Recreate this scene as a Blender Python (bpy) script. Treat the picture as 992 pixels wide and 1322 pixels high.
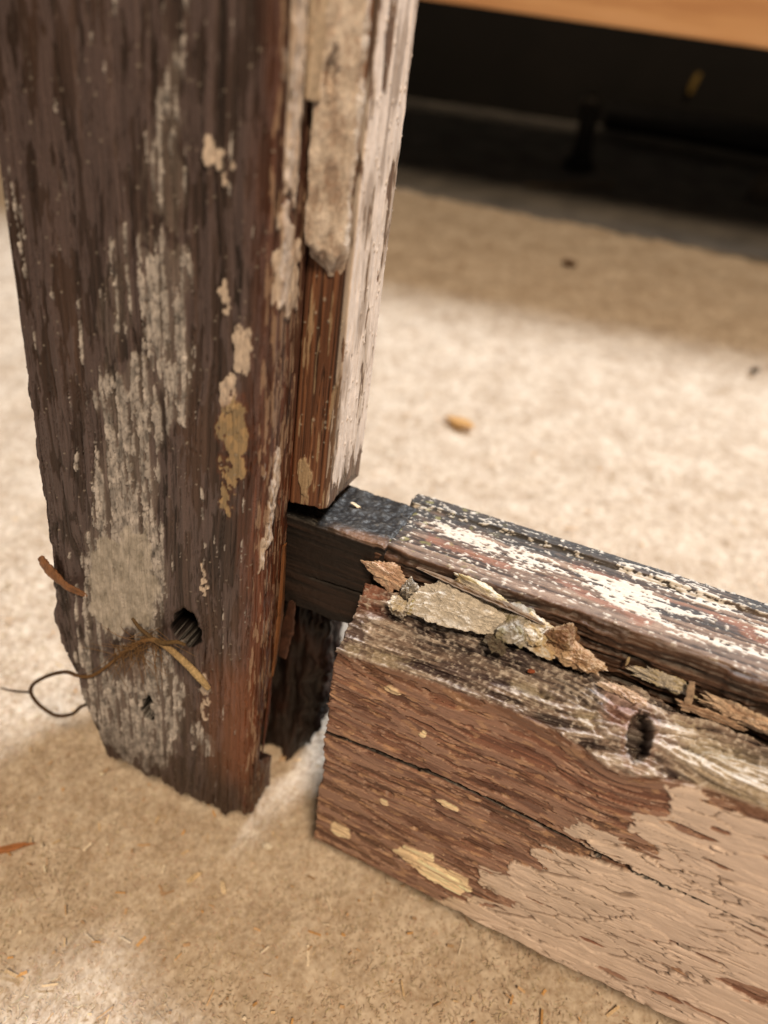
import bpy, math, random
import numpy as np
from mathutils import Matrix, Vector

for o in list(bpy.data.objects): bpy.data.objects.remove(o)
scene = bpy.context.scene
C = scene.collection
MM = 0.001

# ------------------------------------------------------------------ camera
LEAN = math.radians(16.0)                 # the frame leans back, resting on its rear bottom edge
OFF = 51.5 * math.sin(LEAN)
cam_d = bpy.data.cameras.new('Camera'); cam = bpy.data.objects.new('Camera', cam_d); C.objects.link(cam)
scene.camera = cam
cp = Vector((61.08, -79.11, 266.47)) * MM
rx, up, fw = Vector((.9551261, .2920612, .0493396)), Vector((-.2413846, .6709566, .7011068)), Vector((-.1716614, .6815553, -.7113472))
cam.matrix_world = Matrix(((rx.x, up.x, -fw.x, cp.x), (rx.y, up.y, -fw.y, cp.y), (rx.z, up.z, -fw.z, cp.z), (0, 0, 0, 1)))
cam_d.sensor_fit = 'VERTICAL'; cam_d.sensor_height = 36; cam_d.lens = 24.149
cam_d.clip_start = .005; cam_d.clip_end = 50
cam_d.dof.use_dof = True; cam_d.dof.focus_distance = .196; cam_d.dof.aperture_fstop = 5.6

# ------------------------------------------------------------------ world and lamps
world = bpy.data.worlds.new('World'); scene.world = world; world.use_nodes = True
bg = world.node_tree.nodes['Background']; bg.inputs[0].default_value = (1, .84, .66, 1); bg.inputs[1].default_value = .07
def area(name, loc, target, size, power, col):
    d = bpy.data.lights.new(name, 'AREA'); d.shape = 'DISK'; d.size = size; d.energy = power; d.color = col
    o = bpy.data.objects.new(name, d); C.objects.link(o); o.location = loc
    o.rotation_euler = (Vector(target) - Vector(loc)).to_track_quat('-Z', 'Y').to_euler()
    return o
area('workshop_lamp', (1.0, 2.0, 2.4), (.05, .12, 0), .62, 138, (.93, .97, 1.0))
area('ceiling_lamp', (.38, -.44, 1.50), (.05, .1, 0), .32, 21.5, (1, .74, .475))
scene.view_settings.view_transform = 'Standard'; scene.view_settings.look = 'None'
scene.view_settings.exposure = 0; scene.view_settings.gamma = 1
scene.render.engine = 'CYCLES'

# ------------------------------------------------------------------ numpy noise
rs0 = np.random.RandomState(11)
PERM = np.concatenate([rs0.permutation(256)] * 3).astype(np.int32)
G3 = rs0.normal(size=(256, 3)).astype(np.float32); G3 /= np.linalg.norm(G3, axis=1)[:, None]
GX, GY, GZ = [np.ascontiguousarray(G3[:, k]) for k in range(3)]
def perlin(x, y, z=0., seed=0):
    flat2 = np.ndim(z) == 0
    x, y, z = np.broadcast_arrays(np.asarray(x, np.float32), np.asarray(y, np.float32), np.asarray(z, np.float32))
    x = x + np.float32(seed * 17.37); y = y + np.float32(seed * 9.71)
    xi, yi = np.floor(x), np.floor(y); xf, yf = x - xi, y - yi
    xi = xi.astype(np.int32) & 255; yi = yi.astype(np.int32) & 255
    fade = lambda t: t * t * t * (t * (t * 6 - 15) + 10)
    u, v = fade(xf), fade(yf)
    if not flat2:
        z = z + np.float32(seed * 5.13); zi = np.floor(z); zf = z - zi; zi = zi.astype(np.int32) & 255; w = fade(zf)
    r = np.zeros(x.shape, np.float32)
    for a in (0, 1):
        A = PERM.take(xi + a) + yi; ua = u if a else 1 - u; xa = xf - a
        for b in (0, 1):
            B = PERM.take(A + b); uv = ua * (v if b else 1 - v); yb = yf - b
            if flat2:
                r += (GX.take(B) * xa + GY.take(B) * yb) * uv * 1.25
            else:
                for c in (0, 1):
                    g = PERM.take(B + zi + c)
                    r += (GX.take(g) * xa + GY.take(g) * yb + GZ.take(g) * (zf - c)) * (uv * (w if c else 1 - w))
    return r * 1.5
def fbm(x, y, z=0., o=3, seed=0, g=.5):
    r = 0; a = 1
    for i in range(o):
        r = r + a * perlin(x * 2 ** i, y * 2 ** i, z * 2 ** i, seed + i * 3); a *= g
    return r
def ss(a, b, x):
    t = np.clip((x - a) / (b - a), 0, 1); return t * t * (3 - 2 * t)
def voro(x, y, seed=0):
    xi, yi = np.floor(x), np.floor(y)
    f1 = np.full(x.shape, 9., np.float32); f2 = f1.copy(); idv = np.zeros(x.shape, np.int32); cy = np.zeros(x.shape, np.float32)
    for a in (-1, 0, 1):
        for b in (-1, 0, 1):
            ci = (xi + a).astype(np.int32); cj = (yi + b).astype(np.int32)
            h = PERM[(PERM[(ci + seed) & 255] + cj) & 255]
            px = ci + (h * .618034) % 1; py = cj + (PERM[h + 7] / 256.)
            d = np.hypot(px - x, py - y)
            m = d < f1; f2 = np.where(m, f1, np.minimum(f2, d)); idv = np.where(m, h, idv); cy = np.where(m, y - py, cy); f1 = np.where(m, d, f1)
    voro.dy = cy; return f1, f2, idv / 256.
def sdf(x, y, poly):
    P = np.array(poly, np.float32); d = np.full(x.shape, 1e9, np.float32); ins = np.zeros(x.shape, bool)
    for i in range(len(P)):
        a, b = P[i], P[(i + 1) % len(P)]; e = b - a
        t = np.clip(((x - a[0]) * e[0] + (y - a[1]) * e[1]) / (e @ e + 1e-9), 0, 1)
        d = np.minimum(d, np.hypot(x - a[0] - e[0] * t, y - a[1] - e[1] * t))
        c = ((a[1] > y) != (b[1] > y)); c &= x < (e[0] * (y - a[1]) / (e[1] if abs(e[1]) > 1e-9 else 1e-9) + a[0])
        ins ^= c
    return np.where(ins, d, -d)
def ell(x, y, e): return 1 - np.hypot((x - e[0]) / e[2], (y - e[1]) / e[3])
def lin(r, g, b):
    return np.array([((v / 255 + .055) / 1.055) ** 2.4 if v > 10 else v / 255 / 12.92 for v in (r, g, b)], np.float32)
def mix(c, m, c2): return c * (1 - m[..., None]) + np.asarray(c2) * m[..., None]

# ------------------------------------------------------------------ materials
def new_mat(name):
    m = bpy.data.materials.new(name); m.use_nodes = True; nt = m.node_tree
    return m, nt, nt.nodes['Principled BSDF']
def nd(nt, t, **k):
    n = nt.nodes.new(t)
    for a, v in k.items():
        if a.startswith('_'): setattr(n, a[1:], v)
        else: n.inputs[a].default_value = v
    return n
def timber(name, grain, bump=.35, spec=.5):
    """weathered timber and old paint: coats come from the mesh's coat colour, grain and grit from nodes"""
    m, nt, bs = new_mat(name); L = nt.links.new
    at = nd(nt, 'ShaderNodeAttribute', _attribute_name='coat'); ar = nd(nt, 'ShaderNodeAttribute', _attribute_name='gloss')
    tc = nd(nt, 'ShaderNodeTexCoord'); mp = nd(nt, 'ShaderNodeMapping'); mp.inputs['Scale'].default_value = grain
    L(tc.outputs['Object'], mp.inputs['Vector'])
    n1 = nd(nt, 'ShaderNodeTexNoise', Scale=1., Detail=5., Roughness=.65); L(mp.outputs[0], n1.inputs['Vector'])
    n2 = nd(nt, 'ShaderNodeTexNoise', Scale=2600., Detail=3., Roughness=.6); L(tc.outputs['Object'], n2.inputs['Vector'])
    r1 = nd(nt, 'ShaderNodeMapRange', **{'From Min': .3, 'From Max': .7, 'To Min': .76, 'To Max': 1.2}); L(n1.outputs[0], r1.inputs[0])
    r2 = nd(nt, 'ShaderNodeMapRange', **{'From Min': .3, 'From Max': .7, 'To Min': .8, 'To Max': 1.2}); L(n2.outputs[0], r2.inputs[0])
    mu = nd(nt, 'ShaderNodeMath', _operation='MULTIPLY'); L(r1.outputs[0], mu.inputs[0]); L(r2.outputs[0], mu.inputs[1])
    mg = nd(nt, 'ShaderNodeMix'); L(at.outputs['Alpha'], mg.inputs[0]); mg.inputs[2].default_value = 1.; L(mu.outputs[0], mg.inputs[3]); mu = mg
    vm = nd(nt, 'ShaderNodeVectorMath', _operation='SCALE'); L(at.outputs['Color'], vm.inputs[0]); L(mu.outputs[0], vm.inputs['Scale'])
    L(vm.outputs[0], bs.inputs['Base Color'])
    ra = nd(nt, 'ShaderNodeMath', _operation='MULTIPLY_ADD'); L(n2.outputs[0], ra.inputs[0]); ra.inputs[1].default_value = .3
    L(ar.outputs['Fac'], ra.inputs[2]); L(ra.outputs[0], bs.inputs['Roughness'])
    ad = nd(nt, 'ShaderNodeMath', _operation='MULTIPLY_ADD'); L(n2.outputs[0], ad.inputs[0]); ad.inputs[1].default_value = .6; L(n1.outputs[0], ad.inputs[2])
    bs_ = nd(nt, 'ShaderNodeMath', _operation='MULTIPLY'); L(at.outputs['Alpha'], bs_.inputs[0]); bs_.inputs[1].default_value = bump
    bp = nd(nt, 'ShaderNodeBump', Strength=bump, Distance=.0004); L(bs_.outputs[0], bp.inputs['Strength']); L(ad.outputs[0], bp.inputs['Height']); L(bp.outputs[0], bs.inputs['Normal'])
    bs.inputs['Specular IOR Level'].default_value = spec
    return m
M_STILE = timber('weathered_stile_timber', (1100, 1100, 45))
M_RAIL = timber('weathered_rail_timber', (45, 1100, 1100))
M_PUTTY = timber('old_putty', (700, 700, 700), .7, .25)
M_FIB = timber('twine_fibre', (900, 900, 900), .3, .2)
def simple(name, cols, scale, rough=.8, detail=5., bump=.3, dist=.001, spec=.3, stretch=(1, 1, 1)):
    m, nt, bs = new_mat(name); L = nt.links.new
    tc = nd(nt, 'ShaderNodeTexCoord'); mp = nd(nt, 'ShaderNodeMapping'); mp.inputs['Scale'].default_value = stretch; L(tc.outputs['Object'], mp.inputs[0])
    n = nd(nt, 'ShaderNodeTexNoise', Scale=scale, Detail=detail, Roughness=.6); L(mp.outputs[0], n.inputs['Vector'])
    cr = nd(nt, 'ShaderNodeValToRGB'); e = cr.color_ramp.elements
    while len(e) < len(cols): e.new(.5)
    for i, c in enumerate(cols): e[i].position = .28 + .44 * i / max(1, len(cols) - 1); e[i].color = (*[float(v) for v in c], 1)
    L(n.outputs[0], cr.inputs[0]); L(cr.outputs[0], bs.inputs['Base Color'])
    n2 = nd(nt, 'ShaderNodeTexNoise', Scale=scale * 6, Detail=3.); L(mp.outputs[0], n2.inputs['Vector'])
    bp = nd(nt, 'ShaderNodeBump', Strength=bump, Distance=dist); L(n2.outputs[0], bp.inputs['Height']); L(bp.outputs[0], bs.inputs['Normal'])
    bs.inputs['Roughness'].default_value = rough; bs.inputs['Specular IOR Level'].default_value = spec
    return m

# ------------------------------------------------------------------ mesh helpers
def link(name, me, mat, parent=None):
    if mat: me.materials.append(mat)
    o = bpy.data.objects.new(name, me); C.objects.link(o)
    if parent: o.parent = parent
    return o
def mesh_np(name, V, Q, coat=None, gloss=None, caps=(), smooth=True, grain=None):
    """V (n,3) in mm, Q (m,k) faces"""
    me = bpy.data.meshes.new(name); V = np.asarray(V, np.float32) * MM
    k = Q.shape[1]; nl = Q.size + sum(len(c) for c in caps)
    me.vertices.add(len(V)); me.vertices.foreach_set('co', V.ravel())
    me.loops.add(nl); me.polygons.add(len(Q) + len(caps))
    me.loops.foreach_set('vertex_index', np.concatenate([Q.ravel()] + [np.asarray(c) for c in caps]).astype(np.int32))
    st = np.concatenate([np.arange(len(Q)) * k, Q.size + np.cumsum([0] + [len(c) for c in caps])[:-1]]).astype(np.int32) if caps else (np.arange(len(Q)) * k).astype(np.int32)
    me.polygons.foreach_set('loop_start', st)
    me.polygons.foreach_set('use_smooth', np.array([smooth] * len(Q) + [False] * len(caps), bool))
    me.update(calc_edges=True); me.validate()
    if coat is not None:
        a = me.attributes.new('coat', 'FLOAT_COLOR', 'POINT'); c = np.ones((len(V), 4), np.float32); c[:, :3] = np.clip(coat, .002, .9); c[:, 3] = 1 if grain is None else grain; a.data.foreach_set('color', c.ravel())
        a = me.attributes.new('gloss', 'FLOAT', 'POINT'); g = np.broadcast_to(np.float32(.5) if gloss is None else np.asarray(gloss, np.float32), (len(V),)).astype(np.float32); a.data.foreach_set('value', np.ascontiguousarray(g))
    return me
def grid_faces(nt, nu, closed):
    i = np.arange(nt - 1)[:, None]; j = np.arange(nu if closed else nu - 1)[None]
    a = i * nu + j; b = i * nu + (j + 1) % nu
    return np.stack([a, b, b + nu, a + nu], -1).reshape(-1, 4)
def loop_mesh(name, P, coat, gloss, mat, parent, grain=None, flip=False):
    nt, nu, _ = P.shape; Q = grid_faces(nt, nu, True); c0 = list(range(nu))[::-1]; c1 = [(nt - 1) * nu + k for k in range(nu)]
    if flip: Q = Q[:, ::-1]; c0 = c0[::-1]; c1 = c1[::-1]
    return link(name, mesh_np(name, P.reshape(-1, 3), Q, coat.reshape(-1, 3), gloss.reshape(-1), [c0, c1], grain=None if grain is None else grain.reshape(-1)), mat, parent)
def normals(P):
    du = np.roll(P, -1, 1) - np.roll(P, 1, 1); dt = np.gradient(P, axis=0)
    n = np.cross(du, dt); return n / (np.linalg.norm(n, axis=-1, keepdims=True) + 1e-12)
def section(K, ns, smooth=3, nt=None):
    """K: list of (a,b) control points, each an array over t or a number -> A,B arrays (nt,nu), closed"""
    nt = nt or max(np.size(v) for k in K for v in k)
    K = [[np.broadcast_to(np.asarray(v, np.float32), (nt,)) for v in k] for k in K]; A = []; B = []
    for i in range(len(K)):
        p, q = K[i], K[(i + 1) % len(K)]; t = (np.arange(ns[i]) / ns[i])[None]
        A.append(p[0][:, None] * (1 - t) + q[0][:, None] * t); B.append(p[1][:, None] * (1 - t) + q[1][:, None] * t)
    A = np.concatenate(A, 1); B = np.concatenate(B, 1)
    for _ in range(smooth):
        A = (np.roll(A, 1, 1) + 2 * A + np.roll(A, -1, 1)) / 4; B = (np.roll(B, 1, 1) + 2 * B + np.roll(B, -1, 1)) / 4
    return A, B
def empty(name, M, label=None, cat=None, group=None):
    o = bpy.data.objects.new(name, None); C.objects.link(o); o.matrix_world = M; o.empty_display_size = .02
    if label: tag(o, label, cat, group)
    return o
def tag(o, label, cat, group=None):
    o['label'] = label; o['category'] = cat
    if group: o['group'] = group
    return o
def frame_matrix(o=(0, 0, 0), cols=((1, 0, 0), (0, 1, 0), (0, 0, 1))):
    Rm = Matrix.Rotation(-LEAN, 4, 'X')
    L_ = Matrix.Identity(4)
    for c in range(3):
        for r in range(3): L_[r][c] = cols[c][r]
    L_.translation = Vector(o) * MM
    return Matrix.Translation((0, 0, OFF * MM)) @ Rm @ L_
F_STILE = frame_matrix()
ry, rp = -.148, .0095
dr = Vector((math.cos(ry) * math.cos(rp), math.sin(ry), math.sin(rp))); yv = Vector((-math.sin(ry), math.cos(ry), 0)); zv = dr.cross(yv)
F_RAIL = frame_matrix((25.08, 0, 0), (dr, yv, zv))

# ================================================================== the setting
def carpet():
    xs = np.concatenate([np.arange(-900, -420, 12.), np.arange(-420, 481, 3.), np.arange(492, 900, 12.)]); ys = np.concatenate([np.arange(-800, -420, 12.), np.arange(-420, 600, 3.), np.arange(600, 617, 1.)])
    X, Y = np.meshgrid(xs, ys)
    edge = 616 - .07 * X + 5 * fbm(X * .02, 0 * X, o=3, seed=2) + 3 * perlin(X * .23, 0 * X, seed=4)
    Y = np.where(Y > 560, 560 + (Y - 560) * (edge - 560) / (ys[-1] - 560), Y)
    Z = 1.1 * fbm(X * .05, Y * .05, seed=3) + .9 * fbm(X * .22, Y * .22, seed=6) - 1.2
    nt, nu = X.shape; V = np.stack([X, Y, Z], -1)
    m, nt_, bs = new_mat('beige_carpet'); L = nt_.links.new
    tc = nd(nt_, 'ShaderNodeTexCoord')
    n1 = nd(nt_, 'ShaderNodeTexNoise', Scale=45., Detail=4., Roughness=.6); n2 = nd(nt_, 'ShaderNodeTexNoise', Scale=210., Detail=4., Roughness=.7)
    vo = nd(nt_, 'ShaderNodeTexVoronoi', Scale=330.)
    for n in (n1, n2, vo): L(tc.outputs['Object'], n.inputs['Vector'])
    cr = nd(nt_, 'ShaderNodeValToRGB'); e = cr.color_ramp.elements
    e[0].position = .37; e[0].color = (.40, .31, .23, 1); e[1].position = .66; e[1].color = (.70, .62, .53, 1)
    mx = nd(nt_, 'ShaderNodeMath', _operation='MULTIPLY_ADD'); L(n1.outputs[0], mx.inputs[0]); mx.inputs[1].default_value = .45
    m2 = nd(nt_, 'ShaderNodeMath', _operation='MULTIPLY'); L(n2.outputs[0], m2.inputs[0]); m2.inputs[1].default_value = .6; L(m2.outputs[0], mx.inputs[2])
    n3 = nd(nt_, 'ShaderNodeTexNoise', Scale=620., Detail=2.); L(tc.outputs['Object'], n3.inputs['Vector'])
    m3 = nd(nt_, 'ShaderNodeMath', _operation='MULTIPLY_ADD'); L(n3.outputs[0], m3.inputs[0]); m3.inputs[1].default_value = .35; L(mx.outputs[0], m3.inputs[2]); m4 = nd(nt_, 'ShaderNodeMath', _operation='SUBTRACT'); L(m3.outputs[0], m4.inputs[0]); m4.inputs[1].default_value = .175
    L(m4.outputs[0], cr.inputs[0]); L(cr.outputs[0], bs.inputs['Base Color'])
    ad = nd(nt_, 'ShaderNodeMath', _operation='ADD'); L(vo.outputs['Distance'], ad.inputs[0]); L(n2.outputs[0], ad.inputs[1])
    bp = nd(nt_, 'ShaderNodeBump', Strength=.55, Distance=.0012); L(ad.outputs[0], bp.inputs['Height']); L(bp.outputs[0], bs.inputs['Normal'])
    bs.inputs['Roughness'].default_value = .95; bs.inputs['Specular IOR Level'].default_value = .15
    bs.inputs['Sheen Weight'].default_value = .15
    o = link('carpet', mesh_np('carpet', V.reshape(-1, 3), grid_faces(nt, nu, False)), m); o['kind'] = 'structure'
    return m
M_CARPET = carpet()

def quads_stuff(name, cen, d1, d2, coat, mat, label, gl=.7):
    """many tiny flat bits in one mesh: cen (n,3), half axes d1, d2"""
    n = len(cen); V = np.stack([cen - d1 - d2, cen + d1 - d2, cen + d1 + d2, cen - d1 + d2], 1).reshape(-1, 3)
    Q = np.arange(4 * n).reshape(-1, 4)
    o = link(name, mesh_np(name, V, Q, np.repeat(coat, 4, 0), gl, smooth=False), mat); o['kind'] = 'stuff'
    tag(o, label, name.replace('_', ' ')); return o
def pile():
    r = np.random.RandomState(5); n = 120000
    d = r.beta(1.0, 1.6, n); Y = -130 + d * 560; X = r.uniform(-260, 300, n)
    ne = 5000; X = np.concatenate([X, r.uniform(-300, 380, ne)]); Y = np.concatenate([Y, 612 - .07 * X[-ne:] + r.normal(0, 4, ne)]); n += ne
    ang = r.uniform(0, 2 * np.pi, n); tilt = r.uniform(.75, 1.45, n); ln = r.uniform(.35, 1.0, n)
    ax = np.stack([np.cos(ang) * np.sin(tilt), np.sin(ang) * np.sin(tilt), np.cos(tilt)], 1) * ln[:, None]
    w = np.stack([-np.sin(ang), np.cos(ang), 0 * ang], 1) * r.uniform(.07, .14, n)[:, None]
    cen = np.stack([X, Y, ax[:, 2] * .7 - .5], 1)
    col = lin(202, 184, 162)[None] * r.uniform(.85, 1.15, (n, 1)) * (1 + r.normal(0, .04, (n, 3)))
    quads_stuff('carpet_pile', cen, ax, w, col, M_FIB, 'short beige carpet pile under the wooden frame')
pile()
def dust():
    r = np.random.RandomState(8); n = 1100
    X = r.uniform(-200, 220, n); Y = -110 + r.beta(1.1, 2., n) * 430
    ang = r.uniform(0, 6.28, n); ln = r.gamma(2., .45, n) + .25; th = r.normal(0, .1, n)
    d1 = np.stack([np.cos(ang), np.sin(ang), th], 1) * ln[:, None]
    d2 = np.stack([-np.sin(ang), np.cos(ang), r.normal(0, .15, n)], 1) * (r.uniform(.15, .5, n))[:, None]
    k = r.randint(0, 5, n)
    pal = np.stack([lin(225, 200, 165), lin(215, 170, 115), lin(212, 180, 144), lin(240, 228, 210), lin(190, 160, 130)])
    quads_stuff('sawdust', np.stack([X, Y, np.full(n, 1.1) + r.uniform(-.5, .6, n)], 1), d1, d2, pal[k] * r.uniform(.8, 1.1, (n, 1)), M_FIB, 'pale sawdust and tiny wood crumbs scattered over the carpet')
dust()

def box_mesh(name, x0, x1, y0, y1, z0, z1, mat, bev=2., jit=0, seed=0):
    """bevelled board in mm with slightly uneven faces"""
    import bmesh
    bm = bmesh.new(); bmesh.ops.create_cube(bm, size=1)
    for v in bm.verts: v.co = Vector(((x0 + x1) / 2 + v.co.x * (x1 - x0), (y0 + y1) / 2 + v.co.y * (y1 - y0), (z0 + z1) / 2 + v.co.z * (z1 - z0))) * MM
    bmesh.ops.bevel(bm, geom=bm.edges[:], offset=bev * MM, segments=2, profile=.6, affect='EDGES')
    me = bpy.data.meshes.new(name); bm.to_mesh(me); bm.free()
    return me
M_CONC = simple('dark_concrete', [lin(84, 82, 80), lin(102, 99, 96), lin(120, 116, 111)], 30, .75, bump=.3)
def flat(name, x0, x1, y0, y1, z, mat, n=40, amp=1.):
    X, Y = np.meshgrid(np.linspace(x0, x1, n), np.linspace(y0, y1, n)); Z = z + amp * fbm(X * .02, Y * .02, seed=9)
    o = link(name, mesh_np(name, np.stack([X, Y, Z], -1).reshape(-1, 3), grid_faces(n, n, False)), mat); o['kind'] = 'structure'; return o
flat('concrete_floor', -1200, 1200, -850, 1150, -7, M_CONC)
M_BLACK = simple('black_board', [lin(12, 11, 11), lin(24, 21, 20)], 12, .7)
o = link('back_wall', box_mesh('back_wall', -900, 900, 965, 985, -10, 700, M_BLACK, 2), M_BLACK); o['kind'] = 'structure'  # unseen upper part raised to cut off the workshop lamp
# low bench whose lit front board crosses the top of the view
M_PINE = simple('orange_pine', [lin(186, 134, 92), lin(214, 166, 120), lin(226, 182, 140)], 9, .55, bump=.15, stretch=(.6, 8, 8))
bench = empty('bench', Matrix.Translation((0, .562, 0)), 'low bench with orange pine front board over the dark recess', 'bench')
fb = link('front_board', box_mesh('front_board', -700, 700, 0, 22, 165, 240, M_PINE, 2.5), M_PINE, bench); fb.rotation_euler = (0, .021, 0)
link('bench_top', box_mesh('bench_top', -700, 700, 22.5, 162, 214, 232, M_BLACK, 2), M_BLACK, bench).rotation_euler = (0, .021, 0)  # unseen, its depth set to keep the workshop lamp off the carpet
for x in (-620, 600): link('leg', box_mesh('leg', x, x + 45, 24, 67, -6, 210, M_BLACK, 2), M_BLACK, bench)

def tube(path, rad, nseg=8, twist=0., ply=0, res=8, taper=True, seed=0):
    """sweep along a Catmull-Rom path (mm); ply>0 gives a laid-rope section"""
    P = np.array(path, float); n = len(P); pts = []
    for i in range(n - 1):
        p0, p1, p2, p3 = P[max(i - 1, 0)], P[i], P[i + 1], P[min(i + 2, n - 1)]
        for t in np.linspace(0, 1, res, endpoint=False):
            pts.append(.5 * (2 * p1 + (p2 - p0) * t + (2 * p0 - 5 * p1 + 4 * p2 - p3) * t * t + (-p0 + 3 * p1 - 3 * p2 + p3) * t ** 3))
    pts.append(P[-1]); pts = np.array(pts); m = len(pts)
    T = np.gradient(pts, axis=0); T /= np.linalg.norm(T, axis=1)[:, None] + 1e-9
    ref = np.array([.31, .8, .5]); A = np.cross(T, ref); A /= np.linalg.norm(A, axis=1)[:, None] + 1e-9; B = np.cross(T, A)
    s = np.concatenate([[0], np.cumsum(np.linalg.norm(np.diff(pts, axis=0), axis=1))])
    R = np.broadcast_to(np.asarray(rad, float), (m,)) if np.size(rad) == 1 else np.interp(np.linspace(0, 1, m), np.linspace(0, 1, len(rad)), rad)
    th = np.arange(nseg) / nseg * 2 * np.pi
    r = R[:, None] * (1 + (.3 * np.abs(np.cos(ply / 2 * (th[None] - s[:, None] * twist))) if ply else 0))
    V = pts[:, None] + A[:, None] * (r * np.cos(th))[..., None] + B[:, None] * (r * np.sin(th))[..., None]
    return V.reshape(-1, 3), grid_faces(m, nseg, True), m
def join(parts):
    V = []; Q = []; k = 0
    for v, q in parts: V.append(v); Q.append(q + k); k += len(v)
    return np.concatenate(V), np.concatenate(Q)

# dim things under the bench
M_RUB = simple('dark_rubber', [lin(16, 15, 16), lin(30, 28, 29)], 40, .6)
v, q, m_ = tube([(60, 905, 22), (150, 895, 23), (300, 880, 22), (520, 855, 22)], 17, 14)
tag(link('black_pipe', mesh_np('black_pipe', v, q), M_RUB), 'thick black pipe lying on the grey floor below the bench', 'pipe')
foot = empty('short_post', Matrix.Translation((.043, .79, -.006)), 'short dark post with a pale cap in the recess', 'post')
link('stem', mesh_np('stem', *tube([(0, 0, 0), (0, 2, 30), (-2, 4, 62)], [13, 10, 11], 14)[:2]), M_RUB, foot)
M_CAP = simple('pale_metal', [lin(80, 76, 70), lin(112, 106, 98)], 80, .45)
link('cap', mesh_np('cap', *tube([(-3, 2, 62.5), (-3, 4, 67), (-3, 4, 72)], [9.5, 10, 6], 14)[:2]), M_CAP, foot)
link('base', mesh_np('base', *tube([(0, -4, .5), (0, -2, 6), (0, 0, 10)], [19, 17, 12], 16)[:2]), M_RUB, foot)
M_STICK = simple('pale_stick', [lin(96, 86, 72), lin(124, 112, 94)], 60, .7)
v, q, _ = tube([(-4, 700, -3), (40, 716, -2), (85, 742, -3)], [1.5, 2.6, 2.], 7)
tag(link('wood_stick', mesh_np('wood_stick', v, q), M_STICK), 'thin pale stick lying on the grey floor', 'stick')
M_YEL = simple('yellow_plastic', [lin(110, 90, 44), lin(140, 118, 66)], 60, .5)
v, q, _ = tube([(151, 955, 44), (152, 956, 54), (155, 957, 66)], [2.5, 4.2, 3], 8)
tag(link('yellow_tag', mesh_np('yellow_tag', v, q), M_YEL), 'small yellow tag glinting in the dark recess', 'tag')

# ================================================================== left stile
STILE_LABEL = 'upright window stile of dark weathered wood with peeling grey paint, rotten foot'
stile = empty('window_stile', F_STILE, STILE_LABEL, 'stile')
def specks(A, B, sel, n, seed, r0=.18, r1=.45):
    """scattered raised grit: returns a 0..1 mask"""
    r = np.random.RandomState(seed); m = np.zeros(A.shape, np.float32)
    idx = np.flatnonzero(sel.ravel()); 
    if len(idx) == 0: return m
    for i in r.choice(idx, n):
        a, b = A.ravel()[i], B.ravel()[i]; rr = r.uniform(r0, r1) ** 1.0
        t, u = divmod(i, A.shape[1]); k = 6
        sl = (slice(max(t - k, 0), t + k), slice(max(u - k, 0), u + k))
        m[sl] = np.maximum(m[sl], ss(1.2, .5, np.hypot(A[sl] - a, B[sl] - b) / rr))
    return m
GREY = [([(-27.3, 224.1), (-21.3, 226.3), (-20.9, 218.2), (-21.3, 193.0), (-33.0, 191.0), (-32.6, 206.7), (-28.5, 217.3)], .6),
 ([(-33.0, 191.0), (-21.3, 193.0), (-20.6, 172.4), (-21.3, 147.5), (-28.2, 142.6), (-30.1, 150.8), (-33.6, 169.9)], .76),
 ([(-49.5, 150.6), (-38.0, 165.2), (-32.6, 168.2), (-29.2, 145.7), (-31.7, 110.7), (-53.4, 104.3), (-49.1, 137.6)], .7),
 ([(-56.6, 103.4), (-45.1, 112.5), (-32.7, 116.8), (-29.7, 103.3), (-30.7, 81.6), (-33.1, 73.1), (-54.5, 62.3), (-60.5, 73.0)], 1.0),
 ([(-48.8, 62.7), (-27.9, 71.9), (-24.8, 49.9), (-25.8, 27.6), (-35.7, 7.3), (-49.8, 7.1), (-64.1, 23.0), (-62.4, 45.8)], .7),
 ([(-60.8, 69.8), (-51.2, 68.4), (-57.5, 44.1), (-64.5, 48.5)], .62),
 ([(-24.4, 39.4), (-11.7, 37.4), (-13.0, 27.5), (-24.7, 24.3)], .55),
 ([(-43.9, 184.2), (-33.0, 199.1), (-34.6, 169.7), (-49.5, 146.3)], .40)]
SIDE_CREAM = [([(0.4, 236.8), (8.0, 237.9), (8.2, 230.4), (8.2, 201.2), (0.5, 201.0), (-0.4, 211.1), (-0.1, 223.3)], .85),
 ([(0.4, 236.8), (9.0, 236.), (9, 262), (.5, 262)], .7),
 ([(-2.3, 191.2), (0.7, 199.4), (12.1, 191.8), (14.7, 177.0), (2.7, 177.3), (-1.6, 183.1)], .78),
 ([(3.4, 141.6), (11.0, 145.2), (5.2, 117.0), (-2.8, 100.9), (-2.2, 116.8)], .58)]
CREAM_E = [(-14.3, 208.1, 3.2, 2.9), (-16.9, 210.0, 1.4, 1.6), (-11.7, 180.0, 1.5, 3.5), (-7.2, 170.1, 1.9, 4.1), (-12.0, 157.9, 2.7, 4.4), (-7.7, 165.7, 1.6, 2.7), (-17.3, 58.0, 1.6, 4.8), (-17.9, 47.4, 1.4, 4.9), (-18.0, 100.2, 1.2, 1.7), (-18.3, 95.4, 1.3, 1.4)]
OCHRE_E = [(-9.1, 148.3, 3.8, 8.6), (-9.9, 135.7, 2.6, 4.2), (-10.9, 127.0, 1.6, 2.6), (-8.3, 142.1, 2.9, 6.7)]

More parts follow.
